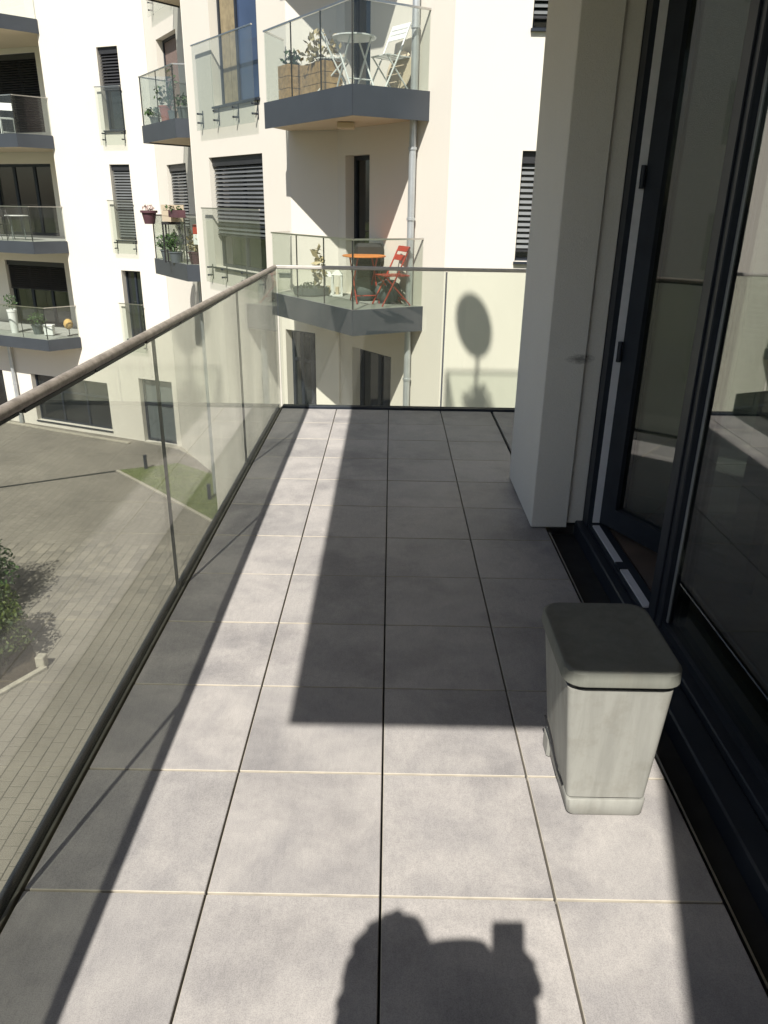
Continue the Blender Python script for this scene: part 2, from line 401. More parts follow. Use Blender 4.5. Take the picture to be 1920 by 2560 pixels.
def balcony(front, back, zt, parent, th=.35, railh=.98, seams=None, name='balcony', fas='fascia'):
    """slab with metal fascia; glass panels with top rail along the front polyline"""
    poly = [*front, *back]; mb = MB(); mb.hexa(poly, zt - th + .02, zt - .012)
    sb = mb.build(name, 'soffit', parent)
    c = sum((Vector((p[0], p[1], 0)) for p in poly), Vector()) / len(poly)
    q = MB(); q.hexa([tuple((Vector((p[0], p[1], 0)) * .985 + c * .015)[:2]) for p in poly], zt - .0119, zt); q.build('deck', 'floor_far', sb)
    for a, b in zip(front, front[1:]):
        A, B = Vector((*a, 0)), Vector((*b, 0)); u = (B - A).normalized(); n = Vector((u.y, -u.x, 0)); L = (B - A).length
        if n.dot(A - c) < 0: n = -n
        q = MB(); q.obox((A + B) / 2 + n * .012 + Vector((0, 0, zt - th / 2)), u, n, (0, 0, 1), L / 2 + .011, .011, th / 2 + .01); q.build('fascia', fas, sb)
        k = max(1, round(L / 1.05)); 
        for i in range(k):
            q = MB(); x0 = L * i / k + .006; x1 = L * (i + 1) / k - .006
            q.obox(A + u * (x0 + x1) / 2 - n * .02 + Vector((0, 0, zt + railh / 2)), u, n, (0, 0, 1), (x1 - x0) / 2, .007, railh / 2 - .01)
            q.build('glass_panel', 'glass_far', sb)
            if i:
                q = MB(); q.obox(A + u * (x0 - .006) - n * .02 + Vector((0, 0, zt + railh / 2)), u, n, (0, 0, 1), .0055, .009, railh / 2 - .012); q.build('panel_seal', 'edge', sb)
        q = MB(); q.obox((A + B) / 2 - n * .02 + Vector((0, 0, zt + railh)), u, n, (0, 0, 1), L / 2 + .012, .014, .012); q.build('top_rail', 'steel', sb)
    for p in front[1:-1]:
        q = MB(); P = Vector((*p, 0)); q.obox((P + (c - P).normalized() * .03) + Vector((0, 0, zt + railh / 2)), (1, 0, 0), (0, 1, 0), (0, 0, 1), .011, .011, railh / 2 - .015); q.build('panel_seal', 'edge', sb)
    return sb

# ================================================================== SETTING
GZ = -5.8
g = MB(); g.quad((-300, -300, GZ - .05), (300, -300, GZ - .05), (300, 300, GZ - .05), (-300, 300, GZ - .05))
g.build('ground', 'lawn')['kind'] = 'structure'
pv = MB().hexa([(-30, -12), (6, -12), (6, 26), (-30, 30)], GZ - .05, GZ - .007).build('courtyard_bed', 'joint'); pv['kind'] = 'structure'
far = MB(); far.hexa([(-26, 15.6), (-1.5, 15.6), (-1.5, 25.5), (-26, 29)], GZ - .0069, GZ); fo = far.build('courtyard_paving', 'paver_far', None); fo['kind'] = 'structure'
# pavers: single ones nearest the camera, the rest as one mesh
def visible(x, y, z):
    d = Vector((x, y, z)) - CAMP; zz = d.dot(FW)
    if zz <= 0: return False
    px, py = 960 + FPX * d.dot(RT) / zz, 1280 - FPX * d.dot(UP) / zz
    return -40 < px < 960 and 900 < py < 2300
PW = .2; cells = []
rn = random.Random(3)
for i in range(-52, -4):
    for j in range(20, 79):
        x = i * PW; y = j * PW + (PW / 2 if i % 2 else 0)
        if x < -6.05 and 9.9 < y < 15.2 and False: continue
        cells.append((x, y))
vis = [c for c in cells if visible(c[0] + .1, c[1] + .1, GZ)]
vis.sort(key=lambda c: c[0] ** 2 + c[1] ** 2 * .9)
# the part of the yard behind the glass only: nearest first, not hidden by the terrace slab
near = [c for c in vis if c[0] < -.9 - (c[1]) * .26 or True]
def shown(c):
    # line of sight passes left of the terrace edge (x=-.87) at the slab level z=0
    t = 1.5 / (1.5 - GZ); return (c[0] + .1) * t < -.83
near = [c for c in vis if shown(c)][:300]; ns = set(near); rest = [c for c in cells if c not in ns]
def paver(mb, x, y, z0=0., zt=0.):
    e, g_ = .005, .0045; i = len(mb.v)
    a, b, c, d = x + g_, x + PW - g_, y + g_, y + PW - g_
    mb.v += [(a, c, z0 - .03), (b, c, z0 - .03), (b, d, z0 - .03), (a, d, z0 - .03), (a, c, z0 - e), (b, c, z0 - e), (b, d, z0 - e), (a, d, z0 - e),
             (a + e, c + e, z0), (b - e, c + e, z0), (b - e, d - e, z0), (a + e, d - e, z0)]
    for f in ((8, 9, 10, 11), (4, 5, 9, 8), (5, 6, 10, 9), (6, 7, 11, 10), (7, 4, 8, 11), (0, 1, 5, 4), (1, 2, 6, 5), (2, 3, 7, 6), (3, 0, 4, 7)): mb.f.append(tuple(i + k for k in f))
q = MB(); paver(q, 0, 0); proto = q.build('paver', 'paver', None); proto.parent = pv; proto.location = (*near[0], GZ)
for c in near[1:]:
    inst(proto, 'paver', (c[0], c[1], GZ + rn.uniform(-.003, .002)), pv)
q = MB()
for c in rest: paver(q, c[0], c[1], GZ + rn.uniform(-.003, .002))
q.build('paver_field', 'paver', pv, kind='stuff')
# lawn, its kerb, drain line
lawn = [(-7.84, 20.65), (-6.9, 21.06), (-6.29, 21.4), (-4.25, 19.85), (-4.0, 17.6), (-2.6, 15.6), (-4.24, 16.99), (-5.89, 18.69)]
MB().hexa(lawn, GZ + .001, GZ + .02).build('lawn', 'lawn')['kind'] = 'structure'
gr = MB(); rg = random.Random(5)
def inside(x, y, P):
    r = False
    for (x0, y0), (x1, y1) in zip(P, P[1:] + P[:1]):
        if (y0 > y) != (y1 > y) and x < (x1 - x0) * (y - y0) / (y1 - y0) + x0: r = not r
    return r
k = 0
while k < 9000:
    x, y = rg.uniform(-7.9, -2.5), rg.uniform(15.5, 21.5)
    if not inside(x, y, lawn): continue
    k += 1; h = rg.uniform(.02, .05); a = rg.uniform(0, 6.28); dx, dy = math.cos(a) * .007, math.sin(a) * .007; i = len(gr.v)
    gr.v += [(x - dx, y - dy, GZ + .018), (x + dx, y + dy, GZ + .018), (x + rg.gauss(0, .015), y + rg.gauss(0, .015), GZ + .02 + h)]; gr.f.append((i, i + 1, i + 2))
o = gr.build('grass', 'grass', None, kind='stuff'); o['label'] = 'short green grass of the small lawn beside the white wall'; o['category'] = 'grass'
def kerb_line(pts, w, h, label, seg=.9, name='kerb'):
    t = thing(name, label, 'kerb', (*pts[0], GZ))
    for a, b in zip(pts, pts[1:]):
        A, B = Vector((*a, 0)), Vector((*b, 0)); u = (B - A).normalized(); n = Vector((-u.y, u.x, 0)); L = (B - A).length; k = max(1, round(L / seg))
        for i in range(k):
            q = MB(); q.obox(A + u * L * (i + .5) / k + Vector((0, 0, GZ + h / 2)), u, n, (0, 0, 1), L / k / 2 - .004, w / 2, h / 2); q.build('kerb_stone', 'kerb', t, bevel=.006)
    return t
kerb_line([(-7.84, 20.6), (-5.89, 18.64), (-4.24, 16.94), (-2.7, 15.5)], .09, .05, 'pale narrow kerb edging the lawn on the paving side')
kerb_line([(-13.6, 25.62), (-8.35, 23.3)], .13, .05, 'pale kerb strip along the foot of the garage windows')
MB().hexa([(-8.0, 23.5), (-6.65, 22.8), (-4.3, 19.95), (-4.2, 20.3), (-6.2, 23.0), (-7.6, 23.5)], GZ + .002, GZ + .012).build('footpath', 'kerb')['kind'] = 'structure'
dl = MB(); A, B = Vector((-10.9, 18.93, 0)), Vector((-7.9, 20.62, 0)); u = (B - A).normalized()
dl.obox((A + B) / 2 + Vector((0, 0, GZ + .004)), u, Vector((-u.y, u.x, 0)), (0, 0, 1), (B - A).length / 2, .05, .004)
tag(dl.build('drain_channel', 'edge', None), 'dark narrow drain channel running across the paving to the lawn', 'drain')
# planting bed with shrubs
MB().hexa([(-9.8, 9.2), (-6.35, 9.55), (-5.78, 10.62), (-6.2, 11.3), (-7.9, 13.3), (-10.8, 14.2)], GZ + .002, GZ + .035).build('planting_bed', 'soil')['kind'] = 'structure'
kerb_line([(-6.32, 9.5), (-5.68, 10.66)], .1, .05, 'pale grey kerb at the corner of the planting bed', .6)
def shrub(name, label, c, rad, n, size, mat, seed, group=None):
    t = thing(name, label, 'shrub', (c[0], c[1], GZ), group)
    b = MB(); rr = random.Random(seed)
    for i in range(9):
        a = rr.uniform(0, 6.28); e = Vector((c[0] + math.cos(a) * rad[0] * .75, c[1] + math.sin(a) * rad[1] * .75, c[2] + rr.uniform(-.3, .8) * rad[2]))
        s0 = Vector((c[0] + rr.uniform(-.1, .1), c[1] + rr.uniform(-.1, .1), GZ))
        b.tube([s0, s0.lerp(e, .5) + Vector((0, 0, .15)), e], .03, 6, .008)
    b.build('stem', 'bark', t)
    MB().leaves(c, rad, n, size, seed, .35).build('foliage', mat, t)
shrub('shrub', 'low yellow-green leafy shrub in the corner bed at the left edge', (-6.95, 10.75, -5.22), (.85, 1.0, .66), 12000, .045, 'leaf_hedge', 3)
shrub('shrub', 'taller dark loose shrub behind the low yellow-green one at the left edge', (-8.05, 12.2, -4.85), (1.0, 1.25, 1.05), 9000, .05, 'leaf', 9)
tag(MB().box(-5.83, -5.68, 10.62, 10.78, GZ, GZ + .22).build('marker_stone', 'kerb', None, bevel=.012), 'small pale stone block at the corner of the planting bed', 'stone')
for (x, y), lb in (((-7.07, 20.82), 'short dark bollard light at the far corner of the lawn'), ((-4.68, 18.48), 'short dark bollard light in the middle of the lawn')):
    t = thing('bollard_light', lb, 'bollard', (x, y, GZ), 'bollard lights on the lawn')
    MB().lathe((x, y, GZ), [(.05, .0), (.05, .36), (.045, .365)], 14).build('post', 'frame', t, True)
    MB().lathe((x, y, GZ), [(.055, .365), (.055, .44), (.03, .455)], 14).build('lamp_head', 'frame', t, True)

# ================================================================== OPPOSITE BUILDING
OB = thing('apartment_building', 'cream plastered apartment building with angled walls and grey balconies across the yard', 'building', (-4, 18, GZ))
N = Plane((-8.13, 23.67), -22.43); P2 = Plane((-6.59, 23.035), -58); P3 = Plane((-3.85, 16.96), -53.22)
W4 = Plane((-1.763, 14.17), -21.5); W4l = Plane((-2.05, 14.55), -35.3); W5 = Plane((-.92, 13.84), math.degrees(math.atan2(11.49 - 13.84, 1.70)))
W6 = Plane((.78, 11.49), 0); REC = Plane((-9.43, 25.84), -22.43)
TOP = 9.2
nw = [(0, .71, z, z + 2.03) for z in (3.31, .41, -2.49)]
gar = (-4.4, -1.1, -5.62, -4.01); gdr = (.2, 1.48, -5.79, -3.72)
wall(N, -2.03, 1.66, -2.96, TOP, nw, OB)
wall(N, -9, 1.66, GZ, -2.961, [gar, gdr, (-7.6, -5.7, -5.62, -4.01)], OB)
p2w = [(.93, 2.57, 3.12, 5.29), (.93, 2.57, .22, 2.39), (.93, 2.57, 6.02, 8.19)]
wall(P2, 0, 4.44, GZ, TOP, p2w, OB)
ret = Plane((-4.24, 19.4), -90); wall(ret, .0, 1.93, GZ, TOP, [], OB)
p3w = [(.62, 2.5, 3.2, 5.3), (.2, 2.5, .22, 2.32), (.62, 2.5, 6.1, 8.2)]
wall(P3, -.645, 3.484, -.36, TOP, p3w, OB); wall(P3, -.645, 2.99, GZ, -.361, [], OB)
W4L = (Vector((-.92, 13.84)) - Vector((-1.763, 14.17))).length
wall(W4, 0, W4L, -.36, TOP, [], OB)
W4lL = (Vector((-.92, 13.75)) - Vector((-2.05, 14.55))).length
wall(W4l, 0, W4lL, GZ, -.361, [(.09, .83, -2.85, -.72)], OB)
L5 = Vector((1.70, 11.49 - 13.84)).length
wall(W5, 0, L5, GZ, TOP, [(.24, .95, .05, 2.23), (.24, .95, 2.95, 5.13), (.44, 1.62, -2.85, -.85), (.24, .95, 5.85, 8.03)], OB)
wall(W6, 0, 6, GZ, TOP, [(1.01, 2.3, .76, 2.21), (1.01, 2.3, 3.65, 5.11)], OB)
wall(REC, -9, 0, -2.7, TOP, [(-4.4, -1.7, z, z + 2.2) for z in (3.45, .35, -2.69)], OB)
MB().hexa([(-10.0, 24.47), (-9.43, 25.84), (-17.6, 29.2), (-17.9, 27.9)], -2.96, -2.70).build('recess_floor', 'soffit', OB)
MB().hexa([(-10.0, 24.47), (-9.7, 24.35), (-9.13, 25.71), (-9.43, 25.84)], -2.7, TOP).build('wall', 'plaster', OB)
# windows
for i, (a, b, z0, z1) in enumerate(nw):
    window(N, a, b, z0, z1, OB, blind=(4.36, .45, None)[i], slatmat=('blind_dark', 'blind', 'blind')[i], sill=.06, fr=.05, mull=() if i < 2 else ((a + b) / 2,))
    juliet(N, a - .12, b + .03, z0 - .38, z0 + 1.06, OB, brackets=(a - .02, b - .04))
window(N, *gar, OB, mull=(-3.3, -2.2), bars=(-4.55,), sill=.04, label='wide dark garage-level window with grey sill')
window(N, -7.6, -5.7, -5.62, -4.01, OB, mull=(-6.6,))
window(N, *gdr, OB, bars=(-4.55,), fr=.08, pane='slate', label='grey ground-floor door panel')
window(P2, *p2w[0], OB, fr=.06, pane='brickcurtain', label='window with a reddish brown lowered blind')
window(P2, *p2w[1], OB, blind=.9, mull=(1.75,), slatmat='blind')
window(P2, *p2w[2], OB, mull=(1.75,)); juliet(P2, .83, 2.65, 5.78, 7.2, OB, brackets=(.95, 2.5))
window(P3, *p3w[0], OB, mull=(1.36, 2.2), pane=['curtain', 'sky_tint', 'sky_tint'], sill=.05, label='tall French window with tan curtain and panes tinted blue with sky reflection')
juliet(P3, -.02, 2.5, 2.81, 4.28, OB, seams=(.82, 1.66), brackets=(.07, .82, 1.66, 2.43))
window(P3, *p3w[1], OB, blind=.92, mull=(1.35,), sill=.05, slatmat='blind', label='wide window with half-lowered grey slat blind')
juliet(P3, -.07, 2.5, -.1, 1.36, OB, seams=(.75, 1.66), brackets=(.05, .75, 1.66, 2.43))
window(P3, *p3w[2], OB, mull=(1.36,))
window(W4l, .09, .83, -2.85, -.72, OB, mull=(.34, .60), bars=(-1.3,))
window(W5, .24, .95, .05, 2.23, OB, fr=.07); window(W5, .24, .95, 2.95, 5.13, OB, fr=.07); window(W5, .24, .95, 5.85, 8.03, OB, fr=.07)
window(W5, .44, 1.62, -2.85, -.85, OB, mull=(1.05,), fr=.07)
for z in (.76, 3.65): window(W6, 1.01, 2.3, z, z + 1.455, OB, blind=z + .2, sill=.05, slatmat='blind', fr=.05)
for i, z in enumerate((3.45, .35, -2.69)):
    window(REC, -4.4, -1.7, z, z + 2.2, OB, mull=(-3.5, -2.6), blind=(z + .05, None, z + 1.28)[i], slatmat='blind_dark', fr=.09, pitch=.068)
# balconies
for z in (6.1, 3.2, .3, -2.6):
    balcony([(-16.5, 26.2), (-10.68, 23.72), (-9.96, 24.40)], [(-9.45, 25.80), (-16.0, 28.5)], z, OB, th=.33)
for z in (5.85, 2.95, .05):
    balcony([(-2.03, 13.47), (-.54, 11.28), (.50, 11.90)], [(-.90, 13.80), (-1.76, 14.14)], z, OB)
    # left return glass of the balcony
for z in (5.98, 3.08, .18):
    balcony([(-4.99, 20.44), (-5.79, 19.43), (-4.53, 17.55), (-4.25, 17.55)], [(-4.25, 19.22)], z, OB, th=.34, railh=1.0)
# left return of the middle balconies (glass only)
for z in (2.95, .05):
    A, B = Vector((-2.0, 13.50, 0)), Vector((-1.80, 14.12, 0)); u = (B - A).normalized()
    MB().obox((A + B) / 2 + Vector((0, 0, z + .49)), u, (-u.y, u.x, 0), (0, 0, 1), (B - A).length / 2, .007, .48).build('side_glass', 'glass_far', OB)
    MB().obox((A + B) / 2 + Vector((0, 0, z + .98)), u, (-u.y, u.x, 0), (0, 0, 1), (B - A).length / 2, .013, .011).build('side_rail', 'steel', OB)
# ceiling lamp, downpipes
MB().box(-.83, -.58, 12.42, 12.66, 2.53, 2.615).build('ceiling_lamp', 'soffit', OB, bevel=.012)['label'] = 'boxy ceiling lamp under the upper balcony'
def pipe(x, y, z0, z1, rings, r=.05):
    p = MB().tube([(x, y, z0), (x, y, z1)], r, 16).build('downpipe', 'zinc', OB, True)
    for z in rings: MB().lathe((x, y, z), [(r + .002, -.02), (r + .012, -.018), (r + .012, .018), (r + .002, .02)], 16).build('pipe_clip', 'zinc', p, True)
pipe(.285, 12.03, GZ, TOP, (1.3, -1.1, 3.75, 2.25, -2.6), .052)
c = N.at(-5.08, 0, .1); pipe(c.x, c.y, GZ, -2.96, (-4.4,), .06)
pipe(-4.62, 18.9, GZ, -.2, (-2, -4), .05)

# wing closing the yard on the left, mirrored in the door panes
LWG = thing('apartment_building', 'wing closing the yard on the left, seen only mirrored in the glass door', 'building', (-16.5, 4, GZ))
LW_ = Plane((-16.5, -9), 90); hol = []
for zf in (-5.7, -2.8, .1, 3.0, 5.9):
    for sx in (1.2, 5.2, 9.2, 12.4, 15.6, 18.8, 22.0): hol.append((sx, sx + 1.7, zf + .25, zf + 2.35))
wall(LW_, 0, 25, GZ, 9.2, hol, LWG)
for k, h in enumerate(hol):
    window(LW_, *h, LWG, mull=((h[0] + h[1]) / 2,), blind=h[2] + (.9 if k % 3 else .2) if h[2] > -4 else None, pitch=.12)
    if h[2] > -4: juliet(LW_, h[0] - .1, h[1] + .1, h[2] - .3, h[2] + 1.05, LWG, brackets=())
# ================================================================== OWN TERRACE
GX, FY = -.86, 5.845
tf = MB().box(-.9, .815, -3.0, 5.9, -.30, -.024).build('terrace_floor', 'dark'); tf['kind'] = 'structure'
MB().box(.8151, 3.2, 4.25, 5.9, -.30, -.024).build('terrace_floor', 'dark')['kind'] = 'structure'
T, X0, Y0 = .40939, .0011, 1.28944
tile_cache = {}
def tile(x0, x1, y0, y1):
    w_, d_ = round(x1 - x0 - .0055, 4), round(y1 - y0 - .005, 4); loc = ((x0 + x1) / 2, (y0 + y1) / 2, rt.uniform(-.0008, .0006))
    if (w_, d_) not in tile_cache:
        q = MB(); q.hexa([(-w_ / 2, -d_ / 2), (w_ / 2, -d_ / 2), (w_ / 2, d_ / 2), (-w_ / 2, d_ / 2)], -.02, 0); i = len(q.v)
        o = q.build('tile', 'tile', None, bevel=.0016); o.data.materials.append(M['tile_edge'])
        for p in o.data.polygons: p.material_index = 0 if p.normal.z > .9 or p.normal.x > .5 else 1  # pale edges except the right-facing ones, left darker as painted-in shade
        o.data.update(); ORG[o.name] = Vector(); o.parent = tf; o.location = loc; tile_cache[(w_, d_)] = o
    else: inst(tile_cache[(w_, d_)], 'tile', loc, tf)
rt = random.Random(11)
xs = [-.838, X0 - T, X0, X0 + T, .806]
for j in range(-6, 11):
    y0, y1 = Y0 + j * T, Y0 + (j + 1) * T
    for a, b in zip(xs, xs[1:]): tile(a, b, y0, y1)
for j in range(8, 11):
    for k in range(4): tile(X0 + (2 + k) * T, X0 + (3 + k) * T, Y0 + j * T, Y0 + (j + 1) * T)
# --- side railing
sr = thing('glass_railing', 'long glass railing with weathered round tan handrail along the left side of the terrace', 'railing', (GX, 2, 0))
seam = [-2.0, -.42, 1.17, 2.76, 4.35, 5.83]
for a, b in zip(seam, seam[1:]):
    MB().box(GX - .0085, GX + .0085, a + .003, b - .003, -.02, 1.045).build('glass_panel', 'glass', sr)
for a in seam[1:-1]:
    MB().box(GX - .0065, GX + .0065, a - .0029, a + .0029, .012, 1.035).build('panel_seal', 'edge', sr)
MB().box(GX - .021, GX - .0105, -3, 5.87, -.07, .012).build('base_channel', 'frame', sr, bevel=.003)
MB().box(GX + .0105, GX + .0190, -3, 5.83, -.07, .006).build('base_channel', simple('channel_aluminium', (.13, .125, .10), .6, 0, .25, 12), sr, bevel=.0015)
MB().box(GX - .0105, GX + .0105, -3, 5.87, -.07, -.035).build('base_channel', 'frame', sr)
MB().tube([(GX, -3, 1.058), (GX, 0, 1.058), (GX, 3, 1.058), (GX, 5.845, 1.058)], .0155, 20).build('handrail', 'rail', sr, True)
q = MB(); rr = random.Random(4); y = -2
while y < 5.75:
    L = rr.uniform(.1, .5); h = rr.uniform(.001, .008)
    q.box(GX - .0125, GX + .0125, y, min(y + L, 5.8), 1.041 - h, 1.0465); y += L + rr.uniform(.0, .03)
q.build('rubber_gasket', 'edge', sr)
# --- end railing
er = thing('glass_railing', 'glass railing with thin flat handrail across the far end of the terrace', 'railing', (0, FY, 0))
es = [-.848, .415, 1.68, 3.2]
for a, b in zip(es, es[1:]): MB().box(a + .006, b - .006, FY - .0085, FY + .0085, -.02, 1.045).build('glass_panel', 'glass', er)
MB().box(.415 - .005, .415 + .005, FY - .007, FY + .007, .02, 1.04).build('panel_seal', 'white_strip', er)
MB().box(GX + .02, 3.2, FY - .032, FY - .0105, -.07, .014).build('base_channel', 'frame', er, bevel=.003)
MB().box(GX + .02, 3.2, FY + .0105, FY + .03, -.07, .014).build('base_channel', 'frame', er, bevel=.003)
MB().box(GX - .0, 3.2, FY - .016, FY + .016, 1.046, 1.071).build('handrail', simple('satin_rail', (.60, .565, .52), .45, .2, .1, 20), er, bevel=.005)

# --- own building
HB = thing('apartment_block', 'grey plastered apartment block with dark glazed doors along the right of the terrace', 'building', (2, 3, GZ))
MB().box(.728, .9075, 3.49, 4.245, .004, 3.2).build('wall_pier', 'plaster_grey', HB, bevel=.004)
MB().box(.9115, .992, 3.515, 4.2, .02, 3.2).build('reveal_board', 'plaster_grey', HB, bevel=.003)
MB().box(.992, 3.6, 3.62, 4.2, -.3, 3.2).build('wall', 'plaster_grey', HB)
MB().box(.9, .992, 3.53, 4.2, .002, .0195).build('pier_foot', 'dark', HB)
# drain gap in front of the windows
MB().box(.8152, 1.0, -3, 3.53, -.30, -.05).build('drain_gap', 'dark', HB)
MB().box(.812, .818, -3, 3.45, -.049, -.004).build('tile_edge_profile', 'steel', HB)
# sill profiles
MB().box(.905, .99, -3, 2.569, -.049, .030).build('sill', 'frame', HB, bevel=.006)
MB().box(.9901, 1.066, -3, 2.569, -.049, .056).build('sill', 'frame', HB, bevel=.004)
MB().box(.955, .999, 2.57, 3.53, -.049, .034).build('sill', 'frame', HB, bevel=.005)
# door: frame with jambs, white seals, open leaf
dr = MB()
dr.box(.993, 1.085, 3.435, 3.53, .0, 2.6); dr.box(.9991, 1.085, 2.57, 3.4349, -.049, .05); dr.box(.993, 1.085, 2.57, 3.4349, 2.42, 2.6)
dr = dr.build('door', 'frame', HB); dr['label'] = 'dark framed terrace door standing open inwards'
MB().box(1.012, 1.044, 2.98, 3.4, .0501, .058).build('white_seal', 'white_strip', dr); MB().box(1.012, 1.044, 2.60, 2.92, .0501, .058).build('white_seal', 'white_strip', dr)
MB().box(1.006, 1.04, 2.92, 2.98, .0501, .064).build('latch_keep', 'frame', dr)
MB().box(1.018, 1.052, 3.428, 3.4349, .06, 2.4).build('white_seal', 'white_strip', dr)
hg = Vector((1.05, 3.425, 0)); la = R(26); lu = Vector((math.sin(la), -math.cos(la), 0)); ln = Vector((-lu.y, lu.x, 0))
ln = -ln if ln.x > 0 else ln
LW = .84; lf = MB()
def lbox(mb, a, b, z0, z1, d0, d1): return mb.obox(hg + lu * (a + b) / 2 + ln * (d0 + d1) / 2 + Vector((0, 0, (z0 + z1) / 2)), lu, ln, (0, 0, 1), (b - a) / 2, (d1 - d0) / 2, (z1 - z0) / 2)
for a, b, z0, z1 in ((0, .095, .065, 2.41), (LW - .095, LW, .065, 2.41), (.095, LW - .095, .065, .165), (.095, LW - .095, 2.31, 2.41)): lbox(lf, a, b, z0, z1, -.07, .0)
lf = lf.build('door_leaf', 'frame', dr)
lbox(MB(), .095, LW - .095, .165, 2.31, -.046, -.024).build('door_pane', 'door_glass', dr)
for z in (.90, 1.62):
    MB().tube([(1.036, 3.418, z - .045), (1.036, 3.418, z + .045)], .011, 10).build('hinge', 'frame', dr, True)
# post and fixed window
MB().box(1.02, 1.10, 2.44, 2.569, .0, 2.6).build('post', 'frame', HB, bevel=.004)
MB().box(1.012, 1.0199, 2.48, 2.53, .06, 2.5).build('post_cover', 'frame', HB, bevel=.002)
fw = MB(); fw.box(1.03, 1.10, -2.9, 2.4399, .0565, .085); fw.box(1.03, 1.10, -2.9, 2.4399, 2.5, 2.6); fw.box(1.0641, 1.10, 2.40, 2.4399, .085, 2.5)
fw = fw.build('window', 'frame', HB); fw['label'] = 'tall fixed window of the room beside the bin'
MB().box(1.046, 1.064, -2.9, 2.436, .085, 2.5).build('pane', 'door_glass', fw)
MB().box(1.042, 1.0459, 2.424, 2.436, .085, 2.5).build('pane_gasket', 'zinc', fw)
# room behind
rm = thing('room_interior', 'dim living room behind the glazed doors', 'room', (3, 1, 0))
MB().box(1.1001, 5.2, -3.2, 3.6199, -.06, .04).build('room_floor', simple('room_parquet', (.16, .12, .095), .4, 0, .25, 6), rm)
MB().box(5.2, 5.4, -3.2, 3.62, .04, 2.6).build('room_wall', simple('room_paint', (.34, .33, .30), .9), rm)
MB().box(1.1, 5.4, -3.4, -3.2, -.06, 2.6).build('room_wall', 'plaster_grey', rm)
MB().box(1.1001, 5.4, -3.4, 3.6199, 2.6, 2.7).build('room_ceiling', simple('ceiling_paint', (.45, .45, .43), .9), rm)
# slab and upper balcony above, wall block behind the photographer
MB().box(-.845, 3.6, -.316, 5.06, 2.68, 2.9).build('upper_balcony_slab', 'soffit', HB)
MB().box(-.72, 3.6, -.316, 5.12, 5.60, 5.82).build('upper_balcony_slab', 'soffit', HB)
MB().box(1.0, 3.6, -3.2, 4.2, 2.9001, 5.5999).build('upper_wall', 'plaster_grey', HB)
MB().box(1.4, 3.6, -3.2, 4.2, 5.8201, 8.4).build('upper_wall', 'plaster_grey', HB)
MB().box(.06, 3.6, -4.2, -1.25, -.3, 8.4).build('wall', 'plaster_grey', HB)
MB().box(.9, 3.6, -3.2, 4.2, GZ, -.301).build('base_wall', 'plaster', HB)
MB().box(-.9, 3.6, -3.2, 5.9, -.6, -.3005).build('terrace_slab', 'plaster', HB)
# railing of the top balcony and the dish that throws its shadow on the far wall
ur = thing('glass_railing', 'glass railing of the top balcony above the terrace, out of view', 'railing', (-.7, 4, 5.82))
MB().box(-.70, 1.5, 5.085, 5.10, 5.84, 6.84).build('glass_panel', 'glass_far', ur); MB().box(-.705, -.69, -.2, 5.10, 5.84, 6.84).build('glass_panel', 'glass_far', ur)
MB().box(-.71, 1.5, 5.08, 5.10, 6.84, 6.858).build('handrail', 'steel', ur); MB().box(-.71, -.68, -.2, 5.069, 6.84, 6.875).build('handrail', 'steel', ur)
MB().box(-.71, -.68, 5.07, 5.11, 5.82, 6.839).build('post', 'steel', ur)
DX, DY, DZ = -.31, 4.93, 7.77
sd = thing('satellite_dish', 'satellite dish on a pole on the top balcony, seen only by its shadow', 'satellite dish', (DX, DY, 5.82))
MB().tube([(DX + .03, DY - .02, 5.83), (DX + .03, DY - .02, DZ - .05)], .025, 12).build('pole', 'steel', sd, True)
nrm = Vector((-.66, -.62, .42)).normalized(); q = MB(); a1 = nrm.orthogonal().normalized(); b1 = nrm.cross(a1); rings = []
for k in range(7):
    r_ = .315 * k / 6; i = len(q.v); rings.append(i)
    for j in range(32):
        th = 2 * math.pi * j / 32; q.v.append(tuple(Vector((DX, DY, DZ)) + a1 * r_ * math.cos(th) + b1 * r_ * math.sin(th) + nrm * (.1 * (k / 6) ** 2)))
for i, j in zip(rings, rings[1:]):
    for k in range(32):
        l = (k + 1) % 32; q.f.append((i + k, i + l, j + l, j + k))
q.build('reflector', 'zinc', sd, True)
MB().tube([Vector((DX, DY, DZ)) - b1 * .29 + nrm * .1, Vector((DX, DY, DZ)) + nrm * .42], .012, 8).build('feed_arm', 'steel', sd, True)
pl_ = thing('potted_shrub', 'potted shrub on the top balcony, seen only by its shadow', 'plant', (-.25, 4.9, 5.82))
MB().lathe((-.25, 4.85, 5.82), [(.12, 0), (.17, .3)], 16).build('pot', 'terracotta', pl_, True)
MB().leaves((-.22, 4.85, 6.5), (.26, .2, .4), 260, .06, 4, .1).build('foliage', 'leaf', pl_)

